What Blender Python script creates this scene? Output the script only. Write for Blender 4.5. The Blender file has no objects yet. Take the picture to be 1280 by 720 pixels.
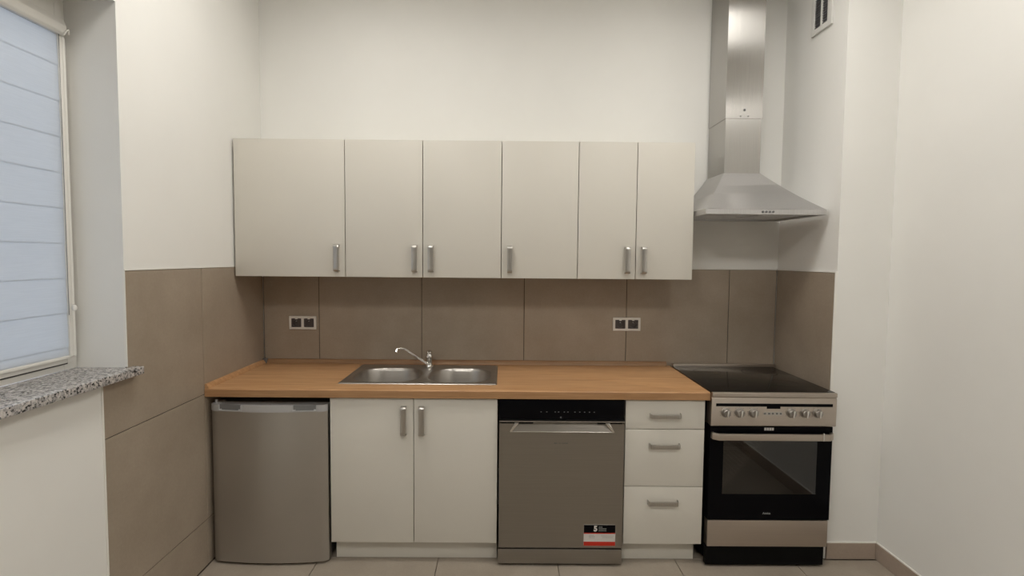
import bpy, bmesh, math, random
from mathutils import Matrix, Vector

S = bpy.context.scene
C = S.collection

# ------------------------------------------------------------------ camera
F_PX = 633.73
CAM = Vector((1.4007, -2.9583, 1.4797))
PITCH, YAW, ROLL = -0.0539, 0.0045, -0.0084
cam = bpy.data.cameras.new('camera')
cam.sensor_width = 36.0
cam.lens = F_PX * 36.0 / 1280.0
cam.shift_x = 8.15 / 1280.0
cam.shift_y = -3.97 / 1280.0
cam.clip_start = 0.05
camo = bpy.data.objects.new('camera', cam)
C.objects.link(camo)


def cam_dir(x, d, up):
    c, s = math.cos(ROLL), math.sin(ROLL)
    x, up = c * x + s * up, -s * x + c * up
    c, s = math.cos(PITCH), math.sin(PITCH)
    y, z = c * d - s * up, s * d + c * up
    c, s = math.cos(YAW), math.sin(YAW)
    return Vector((c * x + s * y, -s * x + c * y, z))


R_, U_, F_ = cam_dir(1, 0, 0), cam_dir(0, 0, 1), cam_dir(0, 1, 0)
camo.matrix_world = Matrix(((R_.x, U_.x, -F_.x, CAM.x), (R_.y, U_.y, -F_.y, CAM.y),
                            (R_.z, U_.z, -F_.z, CAM.z), (0, 0, 0, 1)))
S.camera = camo

# ------------------------------------------------------------------ light and exposure
S.view_settings.view_transform = 'Standard'
S.view_settings.look = 'None'
S.view_settings.gamma = 1.0
S.view_settings.use_curve_mapping = False
S.view_settings.exposure = 0.12
W = bpy.data.worlds.new('world')
S.world = W
W.use_nodes = True
W.node_tree.nodes['Background'].inputs[0].default_value = (0.54, 0.60, 0.76, 1)   # dull overcast daylight outside
W.node_tree.nodes['Background'].inputs[1].default_value = 1.9
LAMP_POWER, LAMP_POWER_REAR = 11.8, 18.5                                                                   # ceiling lamp diffusers
LAMP_COL = (1.0, 0.97, 0.92, 1)
LAMPS = [(0.75, -1.12), (2.40, -1.15), (0.75, -3.3), (2.55, -3.3)]
CEIL = 3.10

# ------------------------------------------------------------------ room measures
R1, R2 = 3.002, 3.265            # alcove side, main right wall
YP = -0.522                      # face of the pier
YB = -7.2                        # wall behind the camera
ZT = 1.42                        # top of the wall tiles
WT = 0.852                       # worktop top
PL = 0.008                       # tiles stand proud of the plaster


# ------------------------------------------------------------------ helpers
def nb():
    return bmesh.new()


def box(bm, x0, x1, y0, y1, z0, z1, bev=0.0, seg=2):
    b = bmesh.new()
    m = Matrix.Translation(((x0 + x1) / 2, (y0 + y1) / 2, (z0 + z1) / 2)) @ Matrix.Diagonal((abs(x1 - x0), abs(y1 - y0), abs(z1 - z0), 1))
    bmesh.ops.create_cube(b, size=1.0, matrix=m)
    if bev > 0:
        bmesh.ops.bevel(b, geom=b.edges[:], offset=bev, segments=seg, profile=0.6, affect='EDGES')
    merge(bm, b)
    return bm


def merge(bm, b, mat=None):
    if mat is not None:
        bmesh.ops.transform(b, matrix=mat, verts=b.verts[:])
    me = bpy.data.meshes.new('tmp')
    b.to_mesh(me)
    b.free()
    bm.from_mesh(me)
    bpy.data.meshes.remove(me)


def prism(bm, pts, axis, a, b_, bev=0.0, seg=2):
    """extrude a 2D polygon along an axis ('x': pts are (y,z); 'y': (x,z); 'z': (x,y))"""
    t = bmesh.new()

    def P(p, q):
        return {'x': (q, p[0], p[1]), 'y': (p[0], q, p[1]), 'z': (p[0], p[1], q)}[axis]
    A = [t.verts.new(P(p, a)) for p in pts]
    B = [t.verts.new(P(p, b_)) for p in pts]
    t.faces.new(A)
    t.faces.new(B)
    n = len(pts)
    for i in range(n):
        t.faces.new((A[i], A[(i + 1) % n], B[(i + 1) % n], B[i]))
    bmesh.ops.recalc_face_normals(t, faces=t.faces[:])
    if bev > 0:
        bmesh.ops.bevel(t, geom=t.edges[:], offset=bev, segments=seg, profile=0.6, affect='EDGES')
    merge(bm, t)
    return bm


def cyl(bm, p0, p1, r0, r1=None, n=24, bev=0.0):
    r1 = r0 if r1 is None else r1
    p0, p1 = Vector(p0), Vector(p1)
    d = p1 - p0
    t = bmesh.new()
    bmesh.ops.create_cone(t, cap_ends=True, segments=n, radius1=r0, radius2=r1, depth=d.length)
    if bev > 0:
        es = [e for e in t.edges if abs(e.verts[0].co.z - e.verts[1].co.z) < 1e-6]
        bmesh.ops.bevel(t, geom=es, offset=bev, segments=2, profile=0.6, affect='EDGES')
    q = Vector((0, 0, 1)).rotation_difference(d.normalized()).to_matrix().to_4x4()
    merge(bm, t, Matrix.Translation((p0 + p1) / 2) @ q)
    return bm


def tube(bm, pts, r, n=12):
    pts = [Vector(p) for p in pts]
    t = bmesh.new()
    rings = []
    up = Vector((0, 0, 1))
    for i, p in enumerate(pts):
        d = (pts[min(i + 1, len(pts) - 1)] - pts[max(i - 1, 0)]).normalized()
        a = d.cross(up)
        if a.length < 1e-3:
            a = d.cross(Vector((0, 1, 0)))
        a.normalize()
        b = a.cross(d)
        rr = r[i] if isinstance(r, (list, tuple)) else r
        rings.append([t.verts.new(p + a * rr * math.cos(2 * math.pi * k / n) + b * rr * math.sin(2 * math.pi * k / n)) for k in range(n)])
    for i in range(len(pts) - 1):
        for k in range(n):
            t.faces.new((rings[i][k], rings[i][(k + 1) % n], rings[i + 1][(k + 1) % n], rings[i + 1][k]))
    t.faces.new(rings[0])
    t.faces.new(rings[-1])
    bmesh.ops.recalc_face_normals(t, faces=t.faces[:])
    merge(bm, t)
    return bm


def lathe(bm, prof, origin, axis=(0, 0, 1), n=32):
    """prof: list of (r, h)"""
    t = bmesh.new()
    rings = []
    for r, h in prof:
        rings.append([t.verts.new((max(r, 1e-4) * math.cos(2 * math.pi * k / n), max(r, 1e-4) * math.sin(2 * math.pi * k / n), h)) for k in range(n)])
    for i in range(len(prof) - 1):
        for k in range(n):
            t.faces.new((rings[i][k], rings[i][(k + 1) % n], rings[i + 1][(k + 1) % n], rings[i + 1][k]))
    t.faces.new(rings[0])
    t.faces.new(rings[-1])
    bmesh.ops.recalc_face_normals(t, faces=t.faces[:])
    q = Vector((0, 0, 1)).rotation_difference(Vector(axis).normalized()).to_matrix().to_4x4()
    merge(bm, t, Matrix.Translation(origin) @ q)
    return bm


def obj(name, bm, mat, parent=None, smooth=True, label=None, origin=None):
    if origin is not None:
        bmesh.ops.translate(bm, vec=-Vector(origin), verts=bm.verts[:])
    me = bpy.data.meshes.new(name)
    bm.to_mesh(me)
    bm.free()
    if smooth:
        me.polygons.foreach_set('use_smooth', [True] * len(me.polygons))
        me.set_sharp_from_angle(angle=math.radians(35))
    me.materials.append(mat)
    o = bpy.data.objects.new(name, me)
    C.objects.link(o)
    if origin is not None:
        o.location = origin
    if parent is not None:
        attach(o, parent)
    if label:
        o['label'] = label
    return o


WP = {}


def wpos(o):
    p = Vector(o.location)
    while o.parent:
        o = o.parent
        p = p + Vector(o.location)
    return p


def attach(o, parent):
    """parent so that the object keeps its world place (parents are only translated)"""
    o.location = Vector(o.location) - wpos(parent)
    o.parent = parent


def thing(name, label, cat, loc=(0, 0, 0), group=None):
    o = bpy.data.objects.new(name, None)
    C.objects.link(o)
    o.location = loc
    o.empty_display_size = 0.1
    return tag(o, label, cat, group)


def tag(o, label, cat, group=None):
    o['label'] = label
    o['category'] = cat
    if group:
        o['group'] = group
    return o


def struct(name, bm, mat, parent=None, smooth=False):
    o = obj(name, bm, mat, parent, smooth)
    if parent is None:
        o['kind'] = 'structure'
    return o


def dup_part(src, parent, delta):
    """copy one part with its sub-parts, shifted"""
    o = src.copy()
    C.objects.link(o)
    o.parent = parent
    o.location = Vector(src.location) + Vector(delta)
    for ch in src.children:
        c = ch.copy()
        C.objects.link(c)
        c.parent = o
    return o


# ------------------------------------------------------------------ materials
def new_mat(name):
    m = bpy.data.materials.new(name)
    m.use_nodes = True
    nt = m.node_tree
    b = nt.nodes['Principled BSDF']
    return m, nt, b


def srgb(r, g, b):
    f = lambda c: (c / 255 / 12.92) if c / 255 <= 0.04045 else ((c / 255 + 0.055) / 1.055) ** 2.4
    return (f(r), f(g), f(b), 1)


def noise_mix(nt, b, c0, c1, scale=(1, 1, 1), nscale=5, detail=6, lo=0.35, hi=0.65, rough=0.55):
    tc = nt.nodes.new('ShaderNodeNewGeometry')
    mp = nt.nodes.new('ShaderNodeMapping')
    mp.inputs['Scale'].default_value = scale
    nz = nt.nodes.new('ShaderNodeTexNoise')
    nz.inputs['Scale'].default_value = nscale
    nz.inputs['Detail'].default_value = detail
    nz.inputs['Roughness'].default_value = rough
    cr = nt.nodes.new('ShaderNodeValToRGB')
    cr.color_ramp.elements[0].position = lo
    cr.color_ramp.elements[1].position = hi
    cr.color_ramp.elements[0].color = c0
    cr.color_ramp.elements[1].color = c1
    nt.links.new(tc.outputs['Position'], mp.inputs['Vector'])
    nt.links.new(mp.outputs[0], nz.inputs['Vector'])
    nt.links.new(nz.outputs[0], cr.inputs[0])
    if b is not None:
        nt.links.new(cr.outputs[0], b.inputs['Base Color'])
    return mp, nz, cr


def bump(nt, b, src, strength=0.1, dist=0.002):
    bp = nt.nodes.new('ShaderNodeBump')
    bp.inputs['Strength'].default_value = strength
    bp.inputs['Distance'].default_value = dist
    nt.links.new(src, bp.inputs['Height'])
    nt.links.new(bp.outputs[0], b.inputs['Normal'])


def plain(name, col, rough=0.5, metal=0.0, var=0.0, coat=0.0, spec=0.5, nscale=8):
    m, nt, b = new_mat(name)
    b.inputs['Roughness'].default_value = rough
    b.inputs['Metallic'].default_value = metal
    b.inputs['Specular IOR Level'].default_value = spec
    if coat:
        b.inputs['Coat Weight'].default_value = coat
        b.inputs['Coat Roughness'].default_value = 0.05
    c0 = tuple(c * (1 - var) for c in col[:3]) + (1,)
    c1 = tuple(min(1, c * (1 + var)) for c in col[:3]) + (1,)
    noise_mix(nt, b, c0, c1, nscale=nscale)
    return m


def mat_wall():
    m, nt, b = new_mat('plaster_paint')
    b.inputs['Roughness'].default_value = 0.85
    b.inputs['Specular IOR Level'].default_value = 0.25
    noise_mix(nt, b, (0.835, 0.825, 0.79, 1), (0.86, 0.85, 0.815, 1), nscale=2.0)
    n2 = nt.nodes.new('ShaderNodeTexNoise')
    n2.inputs['Scale'].default_value = 220
    g = nt.nodes.new('ShaderNodeNewGeometry')
    nt.links.new(g.outputs['Position'], n2.inputs['Vector'])
    bump(nt, b, n2.outputs[0], 0.12, 0.001)
    return m


def mat_tile(name, c0, c1, rough):
    m, nt, b = new_mat(name)
    b.inputs['Roughness'].default_value = rough
    b.inputs['Specular IOR Level'].default_value = 0.4
    mp, nz, cr = noise_mix(nt, b, c0, c1, nscale=3.2, detail=9, lo=0.3, hi=0.72, rough=0.62)
    n2 = nt.nodes.new('ShaderNodeTexNoise')
    n2.inputs['Scale'].default_value = 90
    n2.inputs['Detail'].default_value = 4
    nt.links.new(mp.outputs[0], n2.inputs['Vector'])
    mx = nt.nodes.new('ShaderNodeMixRGB')
    mx.blend_type = 'MULTIPLY'
    mx.inputs[0].default_value = 0.16
    nt.links.new(cr.outputs[0], mx.inputs[1])
    nt.links.new(n2.outputs[0], mx.inputs[2])
    nt.links.new(mx.outputs[0], b.inputs['Base Color'])
    bump(nt, b, n2.outputs[0], 0.05, 0.001)
    return m


def mat_wood(name, dark=1.0):
    m, nt, b = new_mat(name)
    b.inputs['Roughness'].default_value = 0.38
    b.inputs['Specular IOR Level'].default_value = 0.45
    k = dark
    mp, nz, cr = noise_mix(nt, b, (0.42 * k, 0.222 * k, 0.098 * k, 1), (0.59 * k, 0.345 * k, 0.172 * k, 1), scale=(1.1, 16, 16), nscale=2.6, detail=8, lo=0.3, hi=0.7, rough=0.6)
    wv = nt.nodes.new('ShaderNodeTexNoise')
    mp2 = nt.nodes.new('ShaderNodeMapping')
    mp2.inputs['Scale'].default_value = (4, 130, 130)
    g = nt.nodes.new('ShaderNodeNewGeometry')
    nt.links.new(g.outputs['Position'], mp2.inputs[0])
    nt.links.new(mp2.outputs[0], wv.inputs['Vector'])
    wv.inputs['Scale'].default_value = 1.6
    mx = nt.nodes.new('ShaderNodeMixRGB')
    mx.blend_type = 'MULTIPLY'
    mx.inputs[0].default_value = 0.35
    cr2 = nt.nodes.new('ShaderNodeValToRGB')
    cr2.color_ramp.elements[0].position = 0.35
    cr2.color_ramp.elements[0].color = (0.72, 0.62, 0.5, 1)
    cr2.color_ramp.elements[1].position = 0.55
    nt.links.new(wv.outputs[0], cr2.inputs[0])
    nt.links.new(cr.outputs[0], mx.inputs[1])
    nt.links.new(cr2.outputs[0], mx.inputs[2])
    nt.links.new(mx.outputs[0], b.inputs['Base Color'])
    return m


def mat_granite():
    m, nt, b = new_mat('speckled_granite')
    b.inputs['Roughness'].default_value = 0.25
    g = nt.nodes.new('ShaderNodeNewGeometry')
    v = nt.nodes.new('ShaderNodeTexVoronoi')
    v.inputs['Scale'].default_value = 150
    v2 = nt.nodes.new('ShaderNodeTexVoronoi')
    v2.inputs['Scale'].default_value = 190
    cr = nt.nodes.new('ShaderNodeValToRGB')
    e = cr.color_ramp.elements
    e[0].position, e[0].color = 0.0, (0.025, 0.024, 0.026, 1)
    e[1].position, e[1].color = 1.0, (0.64, 0.63, 0.62, 1)
    for p, c in ((0.24, (0.05, 0.05, 0.05, 1)), (0.31, (0.26, 0.25, 0.245, 1)), (0.55, (0.44, 0.425, 0.415, 1)), (0.75, (0.56, 0.52, 0.49, 1))):
        q = e.new(p)
        q.color = c
    mx = nt.nodes.new('ShaderNodeMixRGB')
    mx.inputs[0].default_value = 0.35
    nt.links.new(g.outputs['Position'], v.inputs['Vector'])
    nt.links.new(g.outputs['Position'], v2.inputs['Vector'])
    sp = nt.nodes.new('ShaderNodeSeparateColor')
    sp2 = nt.nodes.new('ShaderNodeSeparateColor')
    nt.links.new(v.outputs['Color'], sp.inputs[0])
    nt.links.new(v2.outputs['Color'], sp2.inputs[0])
    nt.links.new(sp.outputs[0], mx.inputs[1])
    nt.links.new(sp2.outputs[1], mx.inputs[2])
    nt.links.new(mx.outputs[0], cr.inputs[0])
    nt.links.new(cr.outputs[0], b.inputs['Base Color'])
    return m


def mat_steel(name, col, rough, aniso=0.0, rot=0.0, brush=(1, 1, 120), metal=1.0, bstr=0.03):
    """brushed steel: fine streaks, optional anisotropic highlight along the tangent"""
    m, nt, b = new_mat(name)
    b.inputs['Metallic'].default_value = metal
    b.inputs['Roughness'].default_value = rough
    c0 = tuple(c * 0.93 for c in col[:3]) + (1,)
    c1 = tuple(min(1, c * 1.06) for c in col[:3]) + (1,)
    mp, nz, cr = noise_mix(nt, b, c0, c1, scale=brush, nscale=6, detail=4, lo=0.3, hi=0.7)
    bump(nt, b, nz.outputs[0], bstr, 0.0006)
    if aniso:
        b.inputs['Anisotropic'].default_value = aniso
        b.inputs['Anisotropic Rotation'].default_value = rot
        t = nt.nodes.new('ShaderNodeCombineXYZ')
        t.inputs[2].default_value = 1.0
        nt.links.new(t.outputs[0], b.inputs['Tangent'])
    return m


def mat_glass():
    m, nt, b = new_mat('window_glass')
    nt.nodes.remove(b)
    out = nt.nodes['Material Output']
    fr = nt.nodes.new('ShaderNodeFresnel')
    fr.inputs[0].default_value = 1.45
    tr = nt.nodes.new('ShaderNodeBsdfTransparent')
    tr.inputs[0].default_value = (0.94, 0.97, 0.96, 1)
    gl = nt.nodes.new('ShaderNodeBsdfGlossy')
    gl.inputs['Roughness'].default_value = 0.02
    mx = nt.nodes.new('ShaderNodeMixShader')
    nt.links.new(fr.outputs[0], mx.inputs[0])
    nt.links.new(tr.outputs[0], mx.inputs[1])
    nt.links.new(gl.outputs[0], mx.inputs[2])
    nt.links.new(mx.outputs[0], out.inputs[0])
    return m


def mat_blind():
    m, nt, b = new_mat('blind_fabric')
    out = nt.nodes['Material Output']
    nt.nodes.remove(b)
    g = nt.nodes.new('ShaderNodeNewGeometry')
    mp = nt.nodes.new('ShaderNodeMapping')
    mp.inputs['Scale'].default_value = (30, 3, 60)
    nz = nt.nodes.new('ShaderNodeTexNoise')
    nz.inputs['Scale'].default_value = 5
    cr = nt.nodes.new('ShaderNodeValToRGB')
    cr.color_ramp.elements[0].color = (0.66, 0.68, 0.70, 1)
    cr.color_ramp.elements[1].color = (0.74, 0.76, 0.78, 1)
    nt.links.new(g.outputs['Position'], mp.inputs[0])
    nt.links.new(mp.outputs[0], nz.inputs[0])
    nt.links.new(nz.outputs[0], cr.inputs[0])
    d = nt.nodes.new('ShaderNodeBsdfDiffuse')
    t = nt.nodes.new('ShaderNodeBsdfTranslucent')
    mx = nt.nodes.new('ShaderNodeMixShader')
    mx.inputs[0].default_value = 0.5
    nt.links.new(cr.outputs[0], d.inputs[0])
    nt.links.new(cr.outputs[0], t.inputs[0])
    nt.links.new(d.outputs[0], mx.inputs[1])
    nt.links.new(t.outputs[0], mx.inputs[2])
    nt.links.new(mx.outputs[0], out.inputs[0])
    return m


def mat_oven_glass():
    m, nt, b = new_mat('oven_window_glass')
    nt.nodes.remove(b)
    out = nt.nodes['Material Output']
    fr = nt.nodes.new('ShaderNodeFresnel')
    fr.inputs[0].default_value = 1.85
    tr = nt.nodes.new('ShaderNodeBsdfTransparent')
    tr.inputs[0].default_value = (0.30, 0.29, 0.27, 1)
    gl = nt.nodes.new('ShaderNodeBsdfGlossy')
    gl.inputs['Roughness'].default_value = 0.03
    mx = nt.nodes.new('ShaderNodeMixShader')
    nt.links.new(fr.outputs[0], mx.inputs[0])
    nt.links.new(tr.outputs[0], mx.inputs[1])
    nt.links.new(gl.outputs[0], mx.inputs[2])
    nt.links.new(mx.outputs[0], out.inputs[0])
    return m


def mat_emit(name, col, k):
    m, nt, b = new_mat(name)
    b.inputs['Base Color'].default_value = (0.8, 0.8, 0.8, 1)
    b.inputs['Emission Color'].default_value = col
    b.inputs['Emission Strength'].default_value = k
    return m


M = dict(
    wall=mat_wall(),
    ceiling=plain('ceiling_paint', (0.80, 0.78, 0.73, 1), 0.9, var=0.01),
    tile=mat_tile('wall_tile_stone', (0.35, 0.285, 0.218, 1), (0.435, 0.362, 0.285, 1), 0.42),
    grout=plain('grout', (0.075, 0.058, 0.045, 1), 0.9, var=0.05),
    floor=mat_tile('floor_tile_stone', (0.335, 0.285, 0.228, 1), (0.425, 0.367, 0.30, 1), 0.35),
    fgrout=plain('floor_grout', (0.15, 0.12, 0.095, 1), 0.9, var=0.05),
    base=mat_tile('baseboard_tile_stone', (0.40, 0.32, 0.26, 1), (0.48, 0.39, 0.32, 1), 0.4),
    white_trim=plain('white_joint_sealant', (0.86, 0.84, 0.79, 1), 0.6, var=0.01),
    cab=plain('cream_laminate', (0.66, 0.63, 0.565, 1), 0.42, var=0.012, nscale=2),
    cab_edge=plain('cream_carcass_board', (0.62, 0.59, 0.51, 1), 0.5, var=0.01),
    dark=plain('dark_recess_board', (0.05, 0.045, 0.04, 1), 0.7, var=0.05),
    wood=mat_wood('oak_laminate'),
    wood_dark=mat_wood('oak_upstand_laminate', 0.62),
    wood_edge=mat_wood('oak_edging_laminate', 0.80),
    granite=mat_granite(),
    pvc=plain('white_window_plastic', (0.78, 0.76, 0.71, 1), 0.35, var=0.01),
    gasket=plain('dark_rubber_gasket', (0.06, 0.055, 0.05, 1), 0.7, var=0.05),
    glass=mat_glass(),
    blind=mat_blind(),
    chrome=mat_steel('polished_chrome', (0.78, 0.77, 0.75), 0.12, brush=(1, 1, 1), bstr=0.0),
    handle=mat_steel('satin_nickel', (0.52, 0.50, 0.47), 0.30, brush=(40, 40, 2), bstr=0.01),
    hood=mat_steel('brushed_steel_hood', (0.60, 0.59, 0.585), 0.50, 0.0, 0.25, brush=(90, 90, 1)),
    chimney=mat_steel('brushed_steel_chimney', (0.49, 0.477, 0.455), 0.24, 1.0, 0.25, brush=(90, 90, 1), bstr=0.003),
    knob=mat_steel('satin_knob_metal', (0.36, 0.34, 0.315), 0.36, brush=(40, 40, 2), bstr=0.0),
    sink=mat_steel('sink_steel', (0.46, 0.435, 0.405), 0.33, brush=(2, 60, 60)),
    dishsteel=mat_steel('brushed_steel_dishwasher', (0.325, 0.30, 0.268), 0.34, 0.6, 0.0, brush=(0.6, 1, 260), bstr=0.008),
    cooksteel=mat_steel('brushed_steel_cooker', (0.52, 0.46, 0.405), 0.38, 0.4, 0.0, brush=(0.6, 1, 260), bstr=0.008),
    fridge=plain('silver_lacquer', (0.46, 0.435, 0.40, 1), 0.36, 0.85, var=0.03, nscale=3),
    fridge_trim=plain('silver_plastic', (0.50, 0.50, 0.505, 1), 0.35, 0.3, var=0.02),
    grip=plain('grey_grip_plastic', (0.16, 0.16, 0.16, 1), 0.5, var=0.03),
    fridge_side=plain('dark_grey_cabinet_metal', (0.08, 0.078, 0.075, 1), 0.6, var=0.03),
    black=plain('black_gloss', (0.004, 0.004, 0.005, 1), 0.08, var=0.1, spec=0.06),
    black_matt=plain('black_enamel', (0.006, 0.006, 0.006, 1), 0.4, var=0.1, spec=0.05),
    hob=plain('ceramic_hob_glass', (0.008, 0.007, 0.006, 1), 0.09, var=0.1, spec=0.2),
    hob_ring=plain('hob_zone_print', (0.035, 0.032, 0.03, 1), 0.2, var=0.05, spec=0.3),
    oven_in=plain('grey_oven_enamel', (0.11, 0.105, 0.095, 1), 0.35, var=0.1),
    oven_glass=mat_oven_glass(),
    socket=plain('white_socket_plastic', (0.76, 0.73, 0.68, 1), 0.35, var=0.01),
    socket_dark=plain('graphite_socket_plastic', (0.075, 0.062, 0.06, 1), 0.45, var=0.05),
    vent=plain('white_vent_plastic', (0.74, 0.73, 0.70, 1), 0.45, var=0.01),
    vent_dark=plain('dark_vent_mesh', (0.07, 0.07, 0.085, 1), 0.7, var=0.05),
    red=plain('red_print', (0.55, 0.025, 0.01, 1), 0.4, var=0.02),
    white_print=plain('white_print', (0.66, 0.63, 0.60, 1), 0.45, var=0.02),
    grey_print=plain('grey_print', (0.28, 0.29, 0.28, 1), 0.5, var=0.02),
    diffuser=mat_emit('lamp_diffuser', LAMP_COL, LAMP_POWER),
    diffuser_rear=mat_emit('lamp_diffuser_rear', LAMP_COL, LAMP_POWER_REAR),
    lamp_white=plain('lamp_housing_white', (0.8, 0.8, 0.78, 1), 0.5, var=0.01),
)

# ------------------------------------------------------------------ floor
struct('floor', box(nb(), -0.35, R2 + 0.3, YB - 0.2, 0.2, -0.12, -0.006), M['fgrout'])
floor = S.objects['floor']
FJ = [-0.07 + 0.5815 * k for k in range(0, 7)]
FJ[0] = 0.002
fy = -0.535
rows = [(-0.002, fy)] + [(fy - 0.6 * k, fy - 0.6 * (k + 1)) for k in range(12)]
g = 0.0016
for (ya, yb) in rows:
    yb = max(yb, YB + 0.002)
    for i in range(len(FJ)):
        xa = FJ[i]
        xb = FJ[i + 1] if i + 1 < len(FJ) else R2 - 0.002
        if xa > R2 - 0.03:
            continue
        xb = min(xb, R2 - 0.002)
        if ya > YP and xb > R1:
            xb = R1 - 0.002
        if xb - xa < 0.03:
            continue
        obj('tile', box(nb(), xa + g, xb - g, yb + g, ya - g, -0.008, 0.0, 0.0012, 1), M['floor'], floor, smooth=False)

# ------------------------------------------------------------------ walls
# back wall
bw = struct('wall_back', box(nb(), -0.35, R2 + 0.3, PL, 0.25, 0, CEIL), M['wall'])
gb = nb()
box(gb, 0.0, R1, 0.0035, PL + 0.001, 0.25, ZT - 0.002)
obj('grout_bed', gb, M['grout'], bw, smooth=False)
xs = [0.002] + [0.3247 + 0.6 * k for k in range(5)] + [R1 - 0.001]
g = 0.0018
for i in range(len(xs) - 1):
    for z0, z1 in ((0.825, ZT), (0.225, 0.825)):
        obj('tile', box(nb(), xs[i] + g, xs[i + 1] - g, 0.0, PL - 0.002, z0 + g, z1 - g, 0.001, 1), M['tile'], bw, smooth=False)

# left wall with the window opening
WY0, WY1 = -1.08, -2.60        # jambs
WZ0, WZ1 = 1.03, 2.386
SZ = 1.058                     # sill top
XF = -0.185                    # face of the window frame
lw = nb()
X0 = -0.34
box(lw, X0, -PL, WY0, 0.25, 0, CEIL)
box(lw, X0, -PL, YB - 0.2, WY1, 0, CEIL)
box(lw, X0, -PL, WY1, WY0, 0, WZ0)
box(lw, X0, -PL, WY1, WY0, WZ1, CEIL)
# the plaster comes flush with the tiles where there is no tile
box(lw, -PL, -0.001, WY1, WY0, WZ1, CEIL)
box(lw, -PL, -0.001, WY0, PL, ZT + 0.003, CEIL)
box(lw, -PL, -0.001, YB - 0.2, WY1, 0, CEIL)
box(lw, -PL, -0.001, WY1, -1.203, 0, WZ0)
bmesh.ops.remove_doubles(lw, verts=lw.verts[:], dist=1e-5)
leftw = struct('wall_left', lw, M['wall'])
gl_ = nb()
box(gl_, -PL - 0.001, -0.0035, -1.2, 0.0, 0.0, ZT - 0.002 if False else 1.02)
box(gl_, -PL - 0.001, -0.0035, -1.079, 0.0, 1.02, ZT - 0.002)
obj('grout_bed', gl_, M['grout'], leftw, smooth=False)
tl = lambda ya, yb, z0, z1: obj('tile', box(nb(), -PL + 0.002, 0.0, yb + g, ya - g, z0 + g, z1 - g, 0.001, 1), M['tile'], leftw, smooth=False)
tl(-0.001, -0.6, 0.825, ZT)
tl(-0.001, -0.6, 0.222, 0.825)
tl(-0.6, -1.2, 0.222, 0.825)
tl(-0.001, -0.6, 0.001, 0.222)
tl(-0.6, -1.2, 0.001, 0.222)
Lp = [(-0.6 - g, 0.825 + g), (-1.2 + g, 0.825 + g), (-1.2 + g, WZ0), (-1.08 + g, WZ0), (-1.08 + g, ZT - g), (-0.6 - g, ZT - g)]
obj('tile', prism(nb(), Lp, 'x', -PL + 0.002, 0.0, 0.0008, 1), M['tile'], leftw, smooth=False)

# pier (alcove side + its face) and main right wall
pier = struct('wall_pier', box(nb(), R1 + PL, R2 + 0.3, YP, PL, 0, CEIL), M['wall'])
gb = nb()
box(gb, R1 + 0.0035, R1 + PL + 0.001, YP + 0.004, 0.0, 0.25, ZT - 0.002)
obj('grout_bed', gb, M['grout'], pier, smooth=False)
for z0, z1 in ((0.825, ZT), (0.225, 0.825)):
    obj('tile', box(nb(), R1, R1 + PL - 0.002, YP + 0.004, -0.0015, z0 + g, z1 - g, 0.001, 1), M['tile'], pier, smooth=False)
struct('wall_right', box(nb(), R2, R2 + 0.3, YB - 0.2, YP, 0, CEIL), M['wall'])
struct('wall_front', box(nb(), -0.35, R2 + 0.3, YB - 0.2, YB, 0, CEIL), M['wall'])
struct('ceiling', box(nb(), -0.35, R2 + 0.3, YB - 0.2, 0.25, CEIL, CEIL + 0.15), M['ceiling'])

# thin white joint along the top and the free edges of the tiling
struct('trim_1', box(nb(), 0, R1, -0.0015, PL + 0.004, ZT - 0.0005, ZT + 0.0045), M['white_trim'])
struct('trim_2', box(nb(), -PL - 0.002, 0.0015, WY0 + 0.001, 0, ZT - 0.0005, ZT + 0.0045), M['white_trim'])
struct('trim_3', box(nb(), R1 - 0.0015, R1 + PL + 0.003, YP - 0.001, 0, ZT - 0.0005, ZT + 0.0045), M['white_trim'])
struct('trim_4', box(nb(), R1 - 0.001, R1 + PL + 0.003, YP - 0.0015, YP + 0.0035, 0.0, ZT + 0.0045), M['white_trim'])
struct('trim_6', box(nb(), -PL - 0.001, 0.0012, WY0 - 0.0004, WY0 + 0.0024, SZ + 0.002, ZT + 0.0045), M['white_trim'])
struct('trim_5', box(nb(), -PL - 0.001, 0.003, -1.206, -1.1995, 0.0, WZ0 - 0.002), M['white_trim'])

# baseboards of cut tile
bp_ = nb()
BH = 0.082
for nm, (x0, x1, y0, y1), cuts, ax in (
        ('baseboard_pier', (R1 + PL, R2, YP - 0.009, YP), [R1 + PL, R2 - 0.009], 'x'),
        ('baseboard_right', (R2 - 0.009, R2, YB, YP), [YP] + [YP - 0.6 * k for k in range(1, 12)] + [YB], 'y')):
    root = struct(nm, box(nb(), x0 + (0.004 if ax == 'y' else 0), x1, y0 + (0.004 if ax == 'x' else 0), y1, 0, BH - 0.002), M['fgrout'])
    for a, b_ in zip(cuts, cuts[1:]):
        if ax == 'x':
            obj('tile', box(nb(), a + 0.001, b_ - 0.001, y0, y1 - 0.001, 0.001, BH, 0.001, 1), M['base'], root, smooth=False)
        else:
            obj('tile', box(nb(), x0, x1 - 0.001, b_ + 0.001, a - 0.001, 0.001, BH, 0.001, 1), M['base'], root, smooth=False)
    tr = box(nb(), x0 + (0.003 if ax == 'y' else 0), x1, y0 + (0.003 if ax == 'x' else 0), y1, BH, BH + 0.005)
    obj('joint', tr, M['white_trim'], root, smooth=False)

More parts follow.
